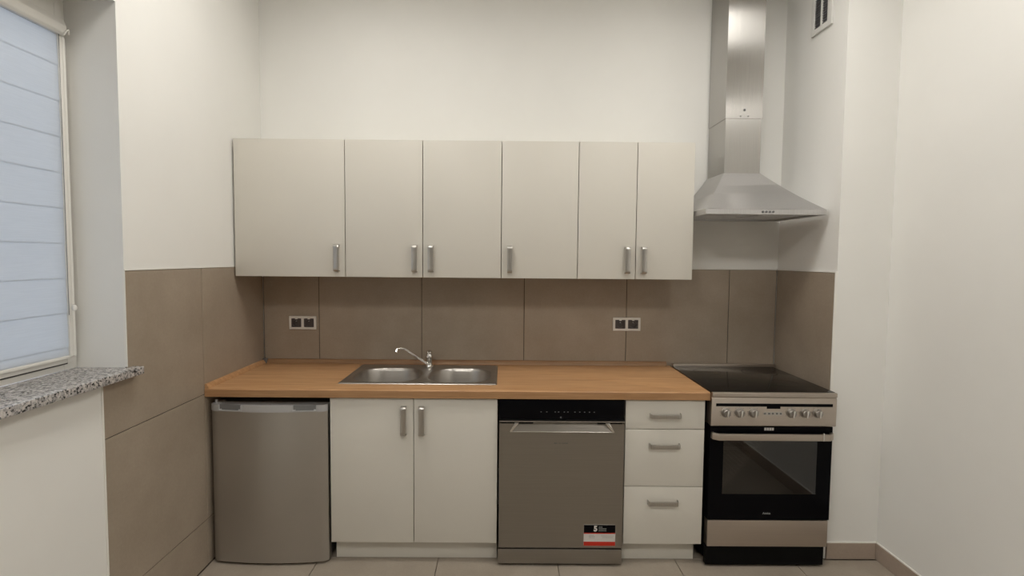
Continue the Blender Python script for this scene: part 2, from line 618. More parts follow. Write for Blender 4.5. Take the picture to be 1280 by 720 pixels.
# ------------------------------------------------------------------ window
def ring(bm, x0, x1, ya, yb, za, zb, w, bev=0.003, wb=None, wt=None):
    """rectangular frame in the y-z plane, ya > yb"""
    wb = w if wb is None else wb
    wt = w if wt is None else wt
    box(bm, x0, x1, ya - w, ya, za, zb, bev)
    box(bm, x0, x1, yb, yb + w, za, zb, bev)
    box(bm, x0, x1, yb + w, ya - w, za, za + wb, bev)
    box(bm, x0, x1, yb + w, ya - w, zb - wt, zb, bev)


wb_ = nb()
ring(wb_, XF - 0.07, XF, WY0 - 0.001, WY1 + 0.001, SZ, WZ1 - 0.001, 0.055, wb=0.03)
win = struct('window_1', wb_, M['pvc'], smooth=True)
sb_ = nb()
ring(sb_, XF - 0.055, XF + 0.012, WY0 - 0.028, WY1 + 0.028, SZ + 0.027, WZ1 - 0.03, 0.026, 0.004, wb=0.034, wt=0.075)
sash = obj('sash', sb_, M['pvc'], win)
gk = nb()
box(gk, XF - 0.01, XF + 0.0035, WY1 + 0.03, WY0 - 0.045, SZ + 0.0215, SZ + 0.0285)
obj('gasket', gk, M['gasket'], win, label='thin dark rubber seam under the sash')
obj('pane', box(nb(), XF - 0.03, XF - 0.022, WY1 + 0.045, WY0 - 0.045, SZ + 0.05, WZ1 - 0.09), M['glass'], win, smooth=False)
# granite sill with a small ear past the jamb
sl = nb()
sp_ = [(XF - 0.001, WY0 - 0.001), (-0.001, WY0 - 0.001), (0.001, WY0 - 0.001), (0.001, -1.052), (0.044, -1.052), (0.044, WY1 - 0.03), (0.001, WY1 - 0.03), (0.001, WY1 + 0.001), (XF - 0.001, WY1 + 0.001)]
sp_ = [p for i, p in enumerate(sp_) if i != 1]
prism(sl, sp_, 'z', WZ0 - 0.001, SZ, 0.003, 2)
ws = obj('window_sill', sl, M['granite'], win, label='speckled grey granite window sill')

# roller blind mounted on the sash
XB = XF + 0.02
rb = thing('roller_blind', 'white banded roller blind pulled down over the window on the left', 'blind', (XB, -1.8, SZ))
BY0, BY1 = -1.134, WY1 + 0.055
cas = nb()
prof = [(XF + 0.0125, 2.247), (XB + 0.008, 2.247), (XB + 0.016, 2.256), (XB + 0.018, 2.280), (XB + 0.010, 2.300), (XF + 0.0125, 2.306)]
prism(cas, prof, 'y', WY1 + 0.04, WY0 - 0.036, 0.003, 2)
obj('cassette', cas, M['pvc'], rb)
for ya, yb in ((-1.105, -1.133), (WY1 + 0.052, WY1 + 0.03)):
    gr_ = nb()
    box(gr_, XF + 0.0122, XB + 0.001, yb, ya, SZ + 0.05, 2.245, 0.002)
    box(gr_, XB + 0.001, XB + 0.003, yb + 0.014, ya - 0.004, SZ + 0.05, 2.245, 0.0008, 1)
    obj('guide_rail', gr_, M['pvc'], rb)
z = 2.243
zb_ = 1.112
pitch = 0.1248
k = 0
while z > zb_ + 0.01:
    z2 = max(z - (0.103 if k == 0 else pitch), zb_)
    t = bmesh.new()
    n = 10
    col = []
    for i in range(n + 1):
        f = i / n
        zz = z + 0.003 - (z + 0.003 - z2) * f
        xx = XB - 0.005 + 0.0026 * f ** 1.4
        if i == n:
            xx -= 0.0008
        col.append((t.verts.new((xx, BY0, zz)), t.verts.new((xx, BY1, zz)), t.verts.new((xx - 0.0008, BY0, zz)), t.verts.new((xx - 0.0008, BY1, zz))))
    for i in range(n):
        a, b = col[i], col[i + 1]
        t.faces.new((a[0], a[1], b[1], b[0]))
    bmesh.ops.recalc_face_normals(t, faces=t.faces[:])
    for v in t.verts[:]:
        if not v.link_faces:
            t.verts.remove(v)
    o = obj('band', t, M['blind'], rb)
    z = z2
    k += 1
obj('bottom_bar', box(nb(), XB - 0.006, XB + 0.001, BY1, BY0, zb_ - 0.010, zb_ + 0.001, 0.002), M['pvc'], rb)
cd = nb()
tube(cd, [(XB + 0.004, -1.1345, 2.25), (XB + 0.004, -1.135, 1.9), (XB + 0.004, -1.135, 1.26)], 0.0011, 6)
obj('cord', cd, M['grip'], rb)
kb = nb()
lathe(kb, [(0.0, -0.011), (0.006, -0.009), (0.0085, 0), (0.006, 0.009), (0.0, 0.012)], (XB + 0.018, -1.128, 1.285), n=16)
obj('cord_knob', kb, M['pvc'], rb)
hk = nb()
tube(hk, [(XB + 0.02, -1.133, 2.245), (XB + 0.026, -1.127, 2.262), (XB + 0.024, -1.117, 2.268), (XB + 0.018, -1.110, 2.255)], 0.003, 8)
obj('cord_guide', hk, M['pvc'], rb)

# ------------------------------------------------------------------ handles
def bow_handle(vertical=True, L=0.138, w=0.020, dep=0.026):
    """flat bowed strip bent back at both ends; front at -y, centre at origin"""
    t = bmesh.new()
    th = 0.0038
    path = []
    h = L / 2
    n = 14
    path.append((-h, 0.0))
    path.append((-h + 0.001, -dep * 0.72))
    path.append((-h + 0.004, -dep * 0.93))
    for i in range(n + 1):
        s = -h + 0.009 + (L - 0.018) * i / n
        path.append((s, -dep - 0.0 + 0.0035 * (1 - (s / h) ** 2) * 0 - 0.0015 * (abs(s) / h) ** 2))
    path.append((h - 0.004, -dep * 0.93))
    path.append((h - 0.001, -dep * 0.72))
    path.append((h, 0.0))
    # offset inwards
    inner = []
    for i, p in enumerate(path):
        a = Vector(path[max(i - 1, 0)])
        b = Vector(path[min(i + 1, len(path) - 1)])
        d = (b - a).normalized()
        nn = Vector((-d.y, d.x))
        inner.append((p[0] + nn.x * th, p[1] + nn.y * th))
    rows_ = []
    for (s, y), (s2, y2) in zip(path, inner):
        rows_.append([t.verts.new((-w / 2, y, s)), t.verts.new((-w / 2 + 0.003, y - 0.001, s)), t.verts.new((w / 2 - 0.003, y - 0.001, s)), t.verts.new((w / 2, y, s)),
                      t.verts.new((w / 2, y2, s2)), t.verts.new((-w / 2, y2, s2))])
    for i in range(len(rows_) - 1):
        a, b = rows_[i], rows_[i + 1]
        for k in range(6):
            t.faces.new((a[k], a[(k + 1) % 6], b[(k + 1) % 6], b[k]))
    t.faces.new(rows_[0])
    t.faces.new(rows_[-1])
    bmesh.ops.recalc_face_normals(t, faces=t.faces[:])
    if not vertical:
        bmesh.ops.transform(t, matrix=Matrix.Rotation(math.radians(90), 4, 'Y'), verts=t.verts[:])
    return t


HV = bpy.data.meshes.new('handle')
t = bow_handle(True, 0.139, 0.026)
t.to_mesh(HV); t.free()
HH = bpy.data.meshes.new('handle')
t = bow_handle(False, 0.146, 0.021)
t.to_mesh(HH); t.free()
for me in (HV, HH):
    me.materials.append(M['handle'])
    me.polygons.foreach_set('use_smooth', [True] * len(me.polygons))
    me.set_sharp_from_angle(angle=math.radians(40))


def handle(me, x, y, z, parent):
    o = bpy.data.objects.new('handle', me)
    C.objects.link(o)
    o.location = (x, y, z)
    attach(o, parent)
    return o


# ------------------------------------------------------------------ wall cabinets
YU = -0.319
UZ0, UZ1 = 1.372, 2.078
units = [
    ('white single-door wall cabinet at the left end of the row, above the fridge', 0.008, 0.580, [(0.008, 0.580, 0.5385)]),
    ('white two-door wall cabinet above the double sink', 0.580, 1.389, [(0.580, 0.9815, 0.940), (0.9815, 1.389, 1.024)]),
    ('white single-door wall cabinet with its handle at lower left, above the dishwasher', 1.389, 1.786, [(1.389, 1.786, 1.433)]),
    ('white narrow two-door wall cabinet at the right end, next to the steel hood', 1.786, 2.386, [(1.786, 2.0885, 2.044), (2.0885, 2.386, 2.129)]),
]
for lab, xa, xb, doors in units:
    r = thing('wall_cabinet', lab, 'cabinet', ((xa + xb) / 2, -0.15, UZ0), 'white wall cabinets in a row')
    b = nb()
    a0, a1 = xa + 0.0006, xb - 0.0006
    y0, y1 = YU + 0.020, -0.001
    box(b, a0, a0 + 0.016, y0, y1, UZ0 + 0.002, UZ1 - 0.002)
    box(b, a1 - 0.016, a1, y0, y1, UZ0 + 0.002, UZ1 - 0.002)
    box(b, a0 + 0.016, a1 - 0.016, y0, y1, UZ0 + 0.002, UZ0 + 0.018)
    box(b, a0 + 0.016, a1 - 0.016, y0, y1, UZ1 - 0.018, UZ1 - 0.002)
    box(b, a0 + 0.016, a1 - 0.016, y1 - 0.004, y1, UZ0 + 0.018, UZ1 - 0.018)
    box(b, a0 + 0.016, a1 - 0.016, y0 + 0.02, y1 - 0.004, 1.70, 1.716)
    obj('body', b, M['cab_edge'], r, smooth=False)
    for da, db, hx in doors:
        d = obj('door', box(nb(), da + 0.0018, db - 0.0018, YU, YU + 0.018, UZ0, UZ1, 0.0012, 2), M['cab'], r, origin=((da + db) / 2, YU, UZ0))
        handle(HV, hx, YU, 1.4705, d)

# ------------------------------------------------------------------ base cabinets
YD = -0.586
DZ0, DZ1 = 0.106, 0.808
sc_ = thing('sink_cabinet', 'white two-door base cabinet under the sink, between fridge and dishwasher', 'cabinet', (0.98, -0.3, 0))
b = nb()
xa, xb = 0.583, 1.3795
box(b, xa, xa + 0.016, YD + 0.02, -0.03, DZ0, 0.8125)
box(b, xb - 0.016, xb, YD + 0.02, -0.03, DZ0, 0.8125)
box(b, xa + 0.016, xb - 0.016, YD + 0.02, -0.03, DZ0, DZ0 + 0.016)
box(b, xa + 0.016, xb - 0.016, -0.034, -0.03, DZ0 + 0.016, 0.8)
box(b, xa + 0.016, xb - 0.016, YD + 0.02, YD + 0.04, 0.74, 0.8125)
obj('body', b, M['cab_edge'], sc_, smooth=False)
obj('plinth', box(nb(), 0.592, xb + 0.0, YD + 0.052, YD + 0.068, 0.001, DZ0 - 0.001), M['cab'], sc_, smooth=False)
for da, db, hx in ((xa, 0.9805, 0.934), (0.9805, xb, 1.019)):
    d = obj('door', box(nb(), da + 0.0015, db - 0.0015, YD, YD + 0.018, DZ0, DZ1, 0.0012, 2), M['cab'], sc_, origin=((da + db) / 2, YD, DZ0))
    handle(HV, hx, YD, 0.7035, d)

dc = thing('drawer_cabinet', 'white base cabinet with three drawers between dishwasher and cooker', 'cabinet', (2.18, -0.3, 0))
xa, xb = 1.987, 2.367
b = nb()
box(b, xa, xa + 0.016, YD + 0.02, -0.03, DZ0, 0.8125)
box(b, xb - 0.016, xb, YD + 0.02, -0.03, DZ0, 0.8125)
box(b, xa + 0.016, xb - 0.016, YD + 0.02, -0.03, DZ0, DZ0 + 0.016)
box(b, xa + 0.016, xb - 0.016, -0.034, -0.03, DZ0 + 0.016, 0.8)
obj('body', b, M['cab_edge'], dc, smooth=False)
obj('plinth', box(nb(), xa, 2.348, YD + 0.052, YD + 0.068, 0.001, DZ0 - 0.001), M['cab'], dc, smooth=False)
for z0, z1, hx, hz in ((0.670, DZ1, 2.176, 0.737), (0.3905, 0.667, 2.1745, 0.591), (DZ0, 0.3875, 2.173, 0.314)):
    d = obj('drawer', box(nb(), xa + 0.0015, xb - 0.0015, YD, YD + 0.018, z0, z1, 0.0012, 2), M['cab'], dc, origin=(2.18, YD, z0))
    bx_ = nb()
    box(bx_, xa + 0.03, xa + 0.04, YD + 0.02, -0.06, z0 + 0.03, z0 + 0.11)
    box(bx_, xb - 0.04, xb - 0.03, YD + 0.02, -0.06, z0 + 0.03, z0 + 0.11)
    box(bx_, xa + 0.04, xb - 0.04, YD + 0.02, -0.06, z0 + 0.03, z0 + 0.036)
    obj('drawer_box', bx_, M['cab_edge'], d, smooth=False)
    handle(HH, hx, YD, hz, d)

# ------------------------------------------------------------------ worktop with the sink cut-out
WX1, WYF = 2.383, -0.600
WZB = 0.8135
HX0, HX1, HY0, HY1 = 0.612, 1.352, -0.474, -0.128
t = bmesh.new()


def ringmesh(t, outer, inner, z0, z1):
    vo = [[t.verts.new((x, y, z_)) for x, y in outer] for z_ in (z0, z1)]
    vi = [[t.verts.new((x, y, z_)) for x, y in inner] for z_ in (z0, z1)]
    for k in range(4):
        j = (k + 1) % 4
        for lv in (0, 1):
            t.faces.new((vo[lv][k], vo[lv][j], vi[lv][j], vi[lv][k]))
        t.faces.new((vo[0][k], vo[0][j], vo[1][j], vo[1][k]))
        t.faces.new((vi[0][k], vi[0][j], vi[1][j], vi[1][k]))
    bmesh.ops.recalc_face_normals(t, faces=t.faces[:])


ringmesh(t, [(0.001, -0.001), (WX1, -0.001), (WX1, WYF), (0.001, WYF)], [(HX0, HY1), (HX1, HY1), (HX1, HY0), (HX0, HY0)], WZB, WT)
es = [e for e in t.edges if all(abs(v.co.y - WYF) < 1e-5 for v in e.verts) and abs(e.verts[0].co.z - e.verts[1].co.z) < 1e-5]
bmesh.ops.bevel(t, geom=es, offset=0.004, segments=3, profile=0.5, affect='EDGES')
wt = obj('worktop', t, M['wood'])
tag(wt, 'long oak-look worktop running from the left wall to the cooker', 'worktop')
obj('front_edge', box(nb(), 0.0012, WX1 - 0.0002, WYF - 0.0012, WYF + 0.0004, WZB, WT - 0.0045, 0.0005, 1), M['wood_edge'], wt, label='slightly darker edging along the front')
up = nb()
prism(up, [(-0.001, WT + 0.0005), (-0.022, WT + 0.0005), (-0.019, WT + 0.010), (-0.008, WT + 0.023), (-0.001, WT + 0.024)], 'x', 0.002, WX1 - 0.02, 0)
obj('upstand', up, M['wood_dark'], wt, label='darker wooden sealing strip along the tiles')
up = nb()
prism(up, [(0.001, WT + 0.0005), (0.020, WT + 0.0005), (0.017, WT + 0.010), (0.008, WT + 0.021), (0.001, WT + 0.022)], 'y', -0.598, -0.022, 0)
obj('upstand', up, M['wood'], wt)
obj('corner_cap', box(nb(), 0.001, 0.026, -0.027, -0.002, WT + 0.001, WT + 0.027, 0.003), M['grip'], wt, label='small grey corner piece of the sealing strip')

# ------------------------------------------------------------------ sink
SX0, SX1, SY0, SY1 = 0.590, 1.374, -0.492, -0.058
sk = thing('kitchen_sink', 'stainless steel double-bowl sink set into the oak worktop', 'sink', (0.98, -0.27, WT))


def sd_rr(x, y, cx, cy, hx, hy, r):
    qx, qy = abs(x - cx) - hx + r, abs(y - cy) - hy + r
    return math.hypot(max(qx, 0), max(qy, 0)) + min(max(qx, qy), 0) - r


bowls = [(0.800, -0.300, 0.168, 0.160), (1.178, -0.300, 0.160, 0.160)]
NX, NY = 176, 100
t = bmesh.new()
V = []
for j in range(NY + 1):
    row = []
    for i in range(NX + 1):
        x = SX0 + (SX1 - SX0) * i / NX
        y = SY0 + (SY1 - SY0) * j / NY
        d = min(sd_rr(x, y, *bw_, 0.125) for bw_ in bowls)
        de = max(0.0, min(x - SX0, SX1 - x, y - SY0, SY1 - y))
        z_ = WT + 0.0060
        if de < 0.005:
            z_ = WT + 0.0008 + 0.0052 * (de / 0.005) ** 0.6
        elif de < 0.016:
            z_ -= 0.0014 * (1 - math.cos((de - 0.005) / 0.011 * math.pi)) / 2
        else:
            z_ -= 0.0014
        if d < 0.012 and d > 0:
            z_ -= 0.0025 * (1 - d / 0.012) ** 2
        if d <= 0:
            s = -d
            if s < 0.028:
                z_ = z_ - 0.0025 - 0.125 * (s / 0.028) ** 1.1
            else:
                u = min((s - 0.028) / 0.035, 1)
                z_ = z_ - 0.1275 - 0.018 * (1 - (1 - u) ** 2)
        row.append(t.verts.new((x, y, z_)))
    V.append(row)
for j in range(NY):
    for i in range(NX):
        t.faces.new((V[j][i], V[j][i + 1], V[j + 1][i + 1], V[j + 1][i]))
me_o = obj('basin', t, M['sink'], sk)
me_o.data.set_sharp_from_angle(angle=math.radians(80))
for cx, cy, _, _ in bowls:
    dr = nb()
    lathe(dr, [(0.0, 0.001), (0.016, 0.001), (0.018, 0.0035), (0.040, 0.0035), (0.044, 0.0)], (cx, cy, WT - 0.1435), n=32)
    obj('drain', dr, M['chrome'], sk)

# ------------------------------------------------------------------ tap
TX, TY = 0.984, -0.100
tp = thing('mixer_tap', 'chrome mixer tap with a long thin spout swung left over the sink', 'tap', (TX, TY, WT + 0.003))
b = nb()
lathe(b, [(0.0, 0.0), (0.026, 0.0), (0.026, 0.004), (0.021, 0.008), (0.0195, 0.012), (0.0185, 0.045), (0.0205, 0.052), (0.0205, 0.066), (0.016, 0.074), (0.0, 0.076)], (TX, TY, WT + 0.0035), n=32)
obj('body', b, M['chrome'], tp)
b = nb()
lathe(b, [(0.0, 0), (0.0155, 0.0), (0.0175, 0.006), (0.0165, 0.016), (0.010, 0.022), (0.0, 0.023)], (TX, TY, WT + 0.076), n=28)
cyl(b, (TX, TY - 0.004, WT + 0.094), (TX + 0.003, TY - 0.055, WT + 0.093), 0.0055, 0.0045, 14, 0.001)
lathe(b, [(0.0, -0.006), (0.0055, -0.004), (0.0065, 0), (0.0055, 0.004), (0.0, 0.006)], (TX + 0.003, TY - 0.057, WT + 0.093), (0.05, -1, 0.0), n=14)
obj('lever', b, M['chrome'], tp)
b = nb()
P0 = Vector((TX - 0.008, TY - 0.014, WT + 0.022))
P1 = Vector((0.832, -0.210, 0.978))
Q1 = P0.lerp(P1, 0.80)
Q1.z = 0.976
pts = []
for i in range(25):
    u = i / 24
    if u < 0.72:
        pts.append(P0.lerp(Q1, u / 0.72 * 0.93))
    else:
        v = (u - 0.72) / 0.28
        a_, c_ = P0.lerp(Q1, 0.93), P1
        pts.append(a_ * (1 - v) ** 2 + (Q1 + Vector((-0.006, -0.004, 0.004))) * 2 * v * (1 - v) + c_ * v * v)
pts.append(P1 + Vector((-0.006, -0.006, -0.003)))
tube(b, pts, 0.0068, 14)
obj('spout', b, M['chrome'], tp)
b = nb()
e = pts[-1]
lathe(b, [(0.0, -0.014), (0.008, -0.014), (0.0105, -0.012), (0.0105, 0.006), (0.008, 0.009), (0.0, 0.010)], e + Vector((-0.002, -0.002, -0.004)), (0.35, 0.45, 1), n=24)
obj('aerator', b, M['chrome'], tp)

# ------------------------------------------------------------------ fridge
fr = thing('fridge', 'small silver under-counter fridge at the left end of the worktop', 'fridge', (0.305, -0.3, 0))
FX0, FX1 = 0.020, 0.570
obj('body', box(nb(), FX0 + 0.003, FX1 - 0.003, -0.535, -0.045, 0.02, 0.775, 0.004), M['fridge_side'], fr)


def bow_panel(x0, x1, yb, yf, bow, z0, z1, r=0.012, n=28):
    """door panel with a gently bowed front"""
    pts = [(x0, yb)]
    for i in range(n + 1):
        f = i / n
        x = x0 + (x1 - x0) * f
        e = 1 - (2 * f - 1) ** 2
        y = yf - bow * e
        ed = min(x - x0, x1 - x)
        if ed < r:
            y += (r - math.sqrt(max(r * r - (r - ed) ** 2, 0)))
        pts.append((x, y))
    pts.append((x1, yb))
    return prism(nb(), pts, 'z', z0, z1, 0)


d = obj('door', bow_panel(FX0, FX1, -0.540, -0.588, 0.022, 0.013, 0.744), M['fridge'], fr)
db_ = bow_panel(FX0 - 0.001, FX1 + 0.001, -0.540, -0.590, 0.022, 0.744, 0.776)
tcap = obj('door_cap', db_, M['fridge_trim'], fr, label='paler silver strip with two grips along the door top')


def grip(xa, xb):
    n = 10
    o = nb()
    zt, zb2 = 0.7775, 0.752
    def yy(x):
        f = (x - FX0) / (FX1 - FX0)
        return -0.590 - 0.022 * (1 - (2 * f - 1) ** 2)
    for i in range(n):
        a = xa + (xb - xa) * i / n
        c = xa + (xb - xa) * (i + 1) / n
        pa = [(a, yy(a) + 0.004), (c, yy(c) + 0.004), (c, yy(c) - 0.0015), (a, yy(a) - 0.0015)]
        zl = zb2 + (0.006 if i in (0, n - 1) else 0)
        prism(o, pa, 'z', zl, zt)
    gg = obj('grip', o, M['grip'], tcap, smooth=False)
    l = nb()
    for i in range(n):
        a = xa - 0.008 + (xb - xa + 0.016) * i / n
        c = xa - 0.008 + (xb - xa + 0.016) * (i + 1) / n
        pa = [(a, yy(a) + 0.004), (c, yy(c) + 0.004), (c, yy(c) - 0.006), (a, yy(a) - 0.006)]
        prism(l, pa, 'z', zb2 - 0.004, zb2 + 0.0005)
    for a in (xa - 0.008, xb + 0.002):
        box(l, a, a + 0.006, yy(a) - 0.006, yy(a) + 0.004, zb2 - 0.003, zt - 0.003)
    obj('grip_lip', l, M['fridge_trim'], tcap, smooth=False)


grip(0.070, 0.172)
grip(0.420, 0.522)
obj('hinge', cyl(box(nb(), 0.030, 0.065, -0.575, -0.53, 0.775, 0.780), (0.040, -0.572, 0.775), (0.040, -0.572, 0.794), 0.006, n=16), M['fridge_trim'], fr)
for x, y in ((0.075, -0.545), (0.53, -0.545), (0.075, -0.08), (0.53, -0.08)):
    obj('foot', cyl(nb(), (x, y, 0.0), (x, y, 0.022), 0.016, n=16), M['grip'], fr)
obj('kick_panel', box(nb(), FX0 + 0.004, FX1 - 0.004, -0.548, -0.530, 0.010, 0.045), M['fridge_side'], fr)

# ------------------------------------------------------------------ dishwasher
dw = thing('dishwasher', 'brushed steel dishwasher with black control strip and a sticker at lower right', 'dishwasher', (1.684, -0.3, 0))
DX0, DX1 = 1.3865, 1.9815
obj('body', box(nb(), DX0 + 0.003, DX1 - 0.003, -0.555, -0.04, 0.02, 0.808), M['black_matt'], dw, smooth=False)
cp = obj('control_panel', box(nb(), DX0 + 0.001, DX1 - 0.001, -0.596, -0.556, 0.7145, 0.8085, 0.002), M['black'], dw)
ic = nb()
for x in (1.585, 1.612, 1.652, 1.668, 1.695, 1.712, 1.745, 1.768, 1.791, 1.814, 1.837):
    box(ic, x - 0.003, x + 0.003, -0.5966, -0.5955, 0.750, 0.7535)
box(ic, 1.676, 1.682, -0.5966, -0.5955, 0.722, 0.729)
obj('display_marks', ic, M['grip'], cp, smooth=False)['kind'] = 'stuff'
# door skin: top lip, pocket handle, panel
dd = nb()
PX0, PX1 = 1.436, 1.934        # pocket bottom
TX0, TX1 = 1.458, 1.912        # pocket top
ZP0, ZP1, ZTOP = 0.656, 0.697, 0.7125
yF = -0.600
# flat panel around the pocket
t = bmesh.new()
def q4(*p):
    t.faces.new([t.verts.new(v) for v in p])
q4((DX0 + .0015, yF, 0.092), (DX1 - .0015, yF, 0.092), (DX1 - .0015, yF, ZP0), (DX0 + .0015, yF, ZP0))
q4((DX0 + .0015, yF, ZP0), (PX0, yF, ZP0), (TX0, yF, ZP1), (DX0 + .0015, yF, ZP1))
q4((PX1, yF, ZP0), (DX1 - .0015, yF, ZP0), (DX1 - .0015, yF, ZP1), (TX1, yF, ZP1))
# pocket: slopes back from its lower edge up under the lip
q4((PX0, yF, ZP0), (PX1, yF, ZP0), (PX1 - 0.020, yF + 0.014, ZP1), (PX0 + 0.020, yF + 0.014, ZP1))
# outer sides, bottom, back
q4((DX0 + .0015, yF, 0.092), (DX0 + .0015, yF, ZP1), (DX0 + .0015, yF + 0.04, ZP1), (DX0 + .0015, yF + 0.04, 0.092))
q4((DX1 - .0015, yF, 0.092), (DX1 - .0015, yF, ZP1), (DX1 - .0015, yF + 0.04, ZP1), (DX1 - .0015, yF + 0.04, 0.092))
q4((DX0 + .0015, yF, 0.092), (DX1 - .0015, yF, 0.092), (DX1 - .0015, yF + 0.04, 0.092), (DX0 + .0015, yF + 0.04, 0.092))
bmesh.ops.remove_doubles(t, verts=t.verts[:], dist=1e-5)
bmesh.ops.recalc_face_normals(t, faces=t.faces[:])
door = obj('door', t, M['dishsteel'], dw, smooth=False)
h = nb()
prism(h, [(yF + 0.038, 0.7005), (yF - 0.001, 0.7035), (yF - 0.009, 0.7065), (yF - 0.010, 0.7115), (yF - 0.001, 0.7128), (yF + 0.038, 0.7128)], 'x', DX0 + 0.0015, DX1 - 0.0015, 0)
obj('handle_bar', h, M['handle'], door)
h = nb()
for sx, a, b2 in ((1, PX0, TX0), (-1, PX1, TX1)):
    pp = [(a, ZP0), (a + sx * 0.010, ZP0), (b2 + sx * 0.024, ZP1 + 0.004), (b2 + sx * 0.002, ZP1 + 0.004)]
    obj('grip_end', prism(nb(), pp, 'y', yF - 0.0045, yF + 0.010, 0.0022, 2), M['chrome'], door, label='bright bevelled end of the handle pocket')
h = nb()
box(h, PX0 + 0.004, PX1 - 0.004, yF - 0.0022, yF + 0.001, ZP0 - 0.0015, ZP0 + 0.002, 0.0008, 1)
obj('grip_edge', h, M['handle'], door, smooth=False, label='bright lower edge of the handle pocket')
for a, b2 in ((DX0 + 0.012, TX0 + 0.09), (TX1 - 0.06, DX1 - 0.012)):
    obj('vent_slot', box(nb(), a, b2, yF - 0.0008, yF + 0.004, 0.6965, 0.7030), M['black_matt'], door, smooth=False, label='dark slot under the top bar')
lg = nb()
for i, w in enumerate((0.009, 0.005, 0.003, 0.005, 0.003, 0.006, 0.006, 0.006, 0.003)):
    x = 1.648 + i * 0.0078
    box(lg, x, x + w, yF - 0.0006, yF + 0.001, 0.6008, 0.6050)
obj('badge', lg, M['grip'], door, smooth=False, label='tiny dark maker badge')
kp = obj('kick_panel', box(nb(), DX0 - 0.001, DX1 - 0.002, yF - 0.002, yF + 0.03, 0.014, 0.0855, 0.003), M['dishsteel'], dw)
# sticker
SXa, SXb = 1.7955, 1.9475
st = obj('sticker', box(nb(), SXa, SXb, yF - 0.0008, yF + 0.0005, 0.1035, 0.2065), M['white_print'], door, smooth=False, label='black, white and red sticker with a large number 5')


def text_mesh(body, size, x, y, z, mat, parent, name='lettering', depth=0.0006, bold=0.0, align='CENTER', sx=1.0):
    cu = bpy.data.curves.new('txt', 'FONT')
    cu.body = body
    cu.size = size
    cu.align_x = align
    cu.align_y = 'CENTER'
    cu.extrude = depth / 2
    cu.offset = bold
    cu.resolution_u = 3
    to = bpy.data.objects.new('txt', cu)
    C.objects.link(to)
    bpy.context.view_layer.update()
    me = bpy.data.meshes.new_from_object(to.evaluated_get(bpy.context.evaluated_depsgraph_get()))
    bpy.data.objects.remove(to)
    bpy.data.curves.remove(cu)
    me.transform(Matrix.Translation((x, y, z)) @ Matrix.Rotation(math.radians(90), 4, 'X') @ Matrix.Diagonal((sx, 1, 1, 1)))
    me.materials.clear()
    me.materials.append(mat)
    o = bpy.data.objects.new(name, me)
    C.objects.link(o)
    attach(o, parent)
    return o


yS = yF - 0.0008
obj('printed_field', box(nb(), SXa + 0.0005, SXb - 0.0005, yS - 0.0004, yS + 0.0001, 0.1675, 0.206), M['black'], st, smooth=False, label='black upper field')
obj('printed_field', box(nb(), SXa + 0.0005, SXb - 0.0005, yS - 0.0004, yS + 0.0001, 0.104, 0.1235), M['red'], st, smooth=False, label='red lower band')
obj('printed_field', box(nb(), SXa + 0.0005, SXb - 0.0005, yS - 0.0004, yS + 0.0001, 0.1625, 0.1672), M['red'], st, smooth=False, label='thin red line')
text_mesh('5', 0.036, 1.852, yS - 0.0006, 0.187, M['white_print'], st, bold=0.0016)
pm = nb()
for z_, a, c in ((0.196, 1.867, 1.886), (0.187, 1.867, 1.901), (0.178, 1.867, 1.905)):
    x = a
    while x < c:
        box(pm, x, x + 0.0032, yS - 0.0007, yS, z_ - 0.0022, z_ + 0.0022)
        x += 0.0048
obj('small_print', pm, M['grey_print'], st, smooth=False)['kind'] = 'stuff'
pm = nb()
for z_, a, c in ((0.155, 1.822, 1.842), (0.149, 1.820, 1.850), (0.143, 1.822, 1.846), (0.152, 1.880, 1.938), (0.144, 1.885, 1.935)):
    x = a
    while x < c:
        box(pm, x, x + 0.0026, yS - 0.0003, yS + 0.0002, z_ - 0.0011, z_ + 0.0011)
        x += 0.0038
obj('small_print', pm, M['grey_print'], st, smooth=False)['kind'] = 'stuff'
for x, y in ((1.43, -0.53), (1.94, -0.53), (1.43, -0.08), (1.94, -0.08)):
    obj('foot', cyl(nb(), (x, y, 0.0), (x, y, 0.022), 0.018, n=16), M['grip'], dw)

# ------------------------------------------------------------------ cooker
ck = thing('cooker', 'freestanding steel and black electric cooker in the alcove under the hood', 'cooker', (2.675, -0.3, 0))
KX0, KX1 = 2.3865, 2.966
KY = -0.600
b = nb()
box(b, KX0, KX0 + 0.012, KY + 0.045, -0.05, 0.03, 0.832)
box(b, KX1 - 0.012, KX1, KY + 0.045, -0.05, 0.03, 0.832)
box(b, KX0 + 0.012, KX1 - 0.012, -0.06, -0.05, 0.03, 0.832)
box(b, KX0 + 0.012, KX1 - 0.012, KY + 0.045, -0.06, 0.03, 0.045)
box(b, KX0 + 0.012, KX1 - 0.012, KY + 0.045, -0.06, 0.822, 0.832)
box(b, KX0 + 0.012, KX1 - 0.012, KY + 0.045, KY + 0.055, 0.695, 0.822)
box(b, KX0 + 0.012, KX1 - 0.012, KY + 0.045, KY + 0.055, 0.045, 0.235)
obj('body', b, M['black_matt'], ck, smooth=False)
cav = nb()
cx0, cx1, cz0, cz1 = KX0 + 0.07, KX1 - 0.07, 0.30, 0.655
box(cav, cx0 - 0.004, cx0, KY + 0.056, -0.10, cz0, cz1)
box(cav, cx1, cx1 + 0.004, KY + 0.056, -0.10, cz0, cz1)
box(cav, cx0, cx1, KY + 0.056, -0.10, cz0 - 0.004, cz0)
box(cav, cx0, cx1, KY + 0.056, -0.10, cz1, cz1 + 0.004)
box(cav, cx0, cx1, -0.104, -0.10, cz0, cz1)
obj('oven_cavity', cav, M['oven_in'], ck, smooth=False)
rk = nb()
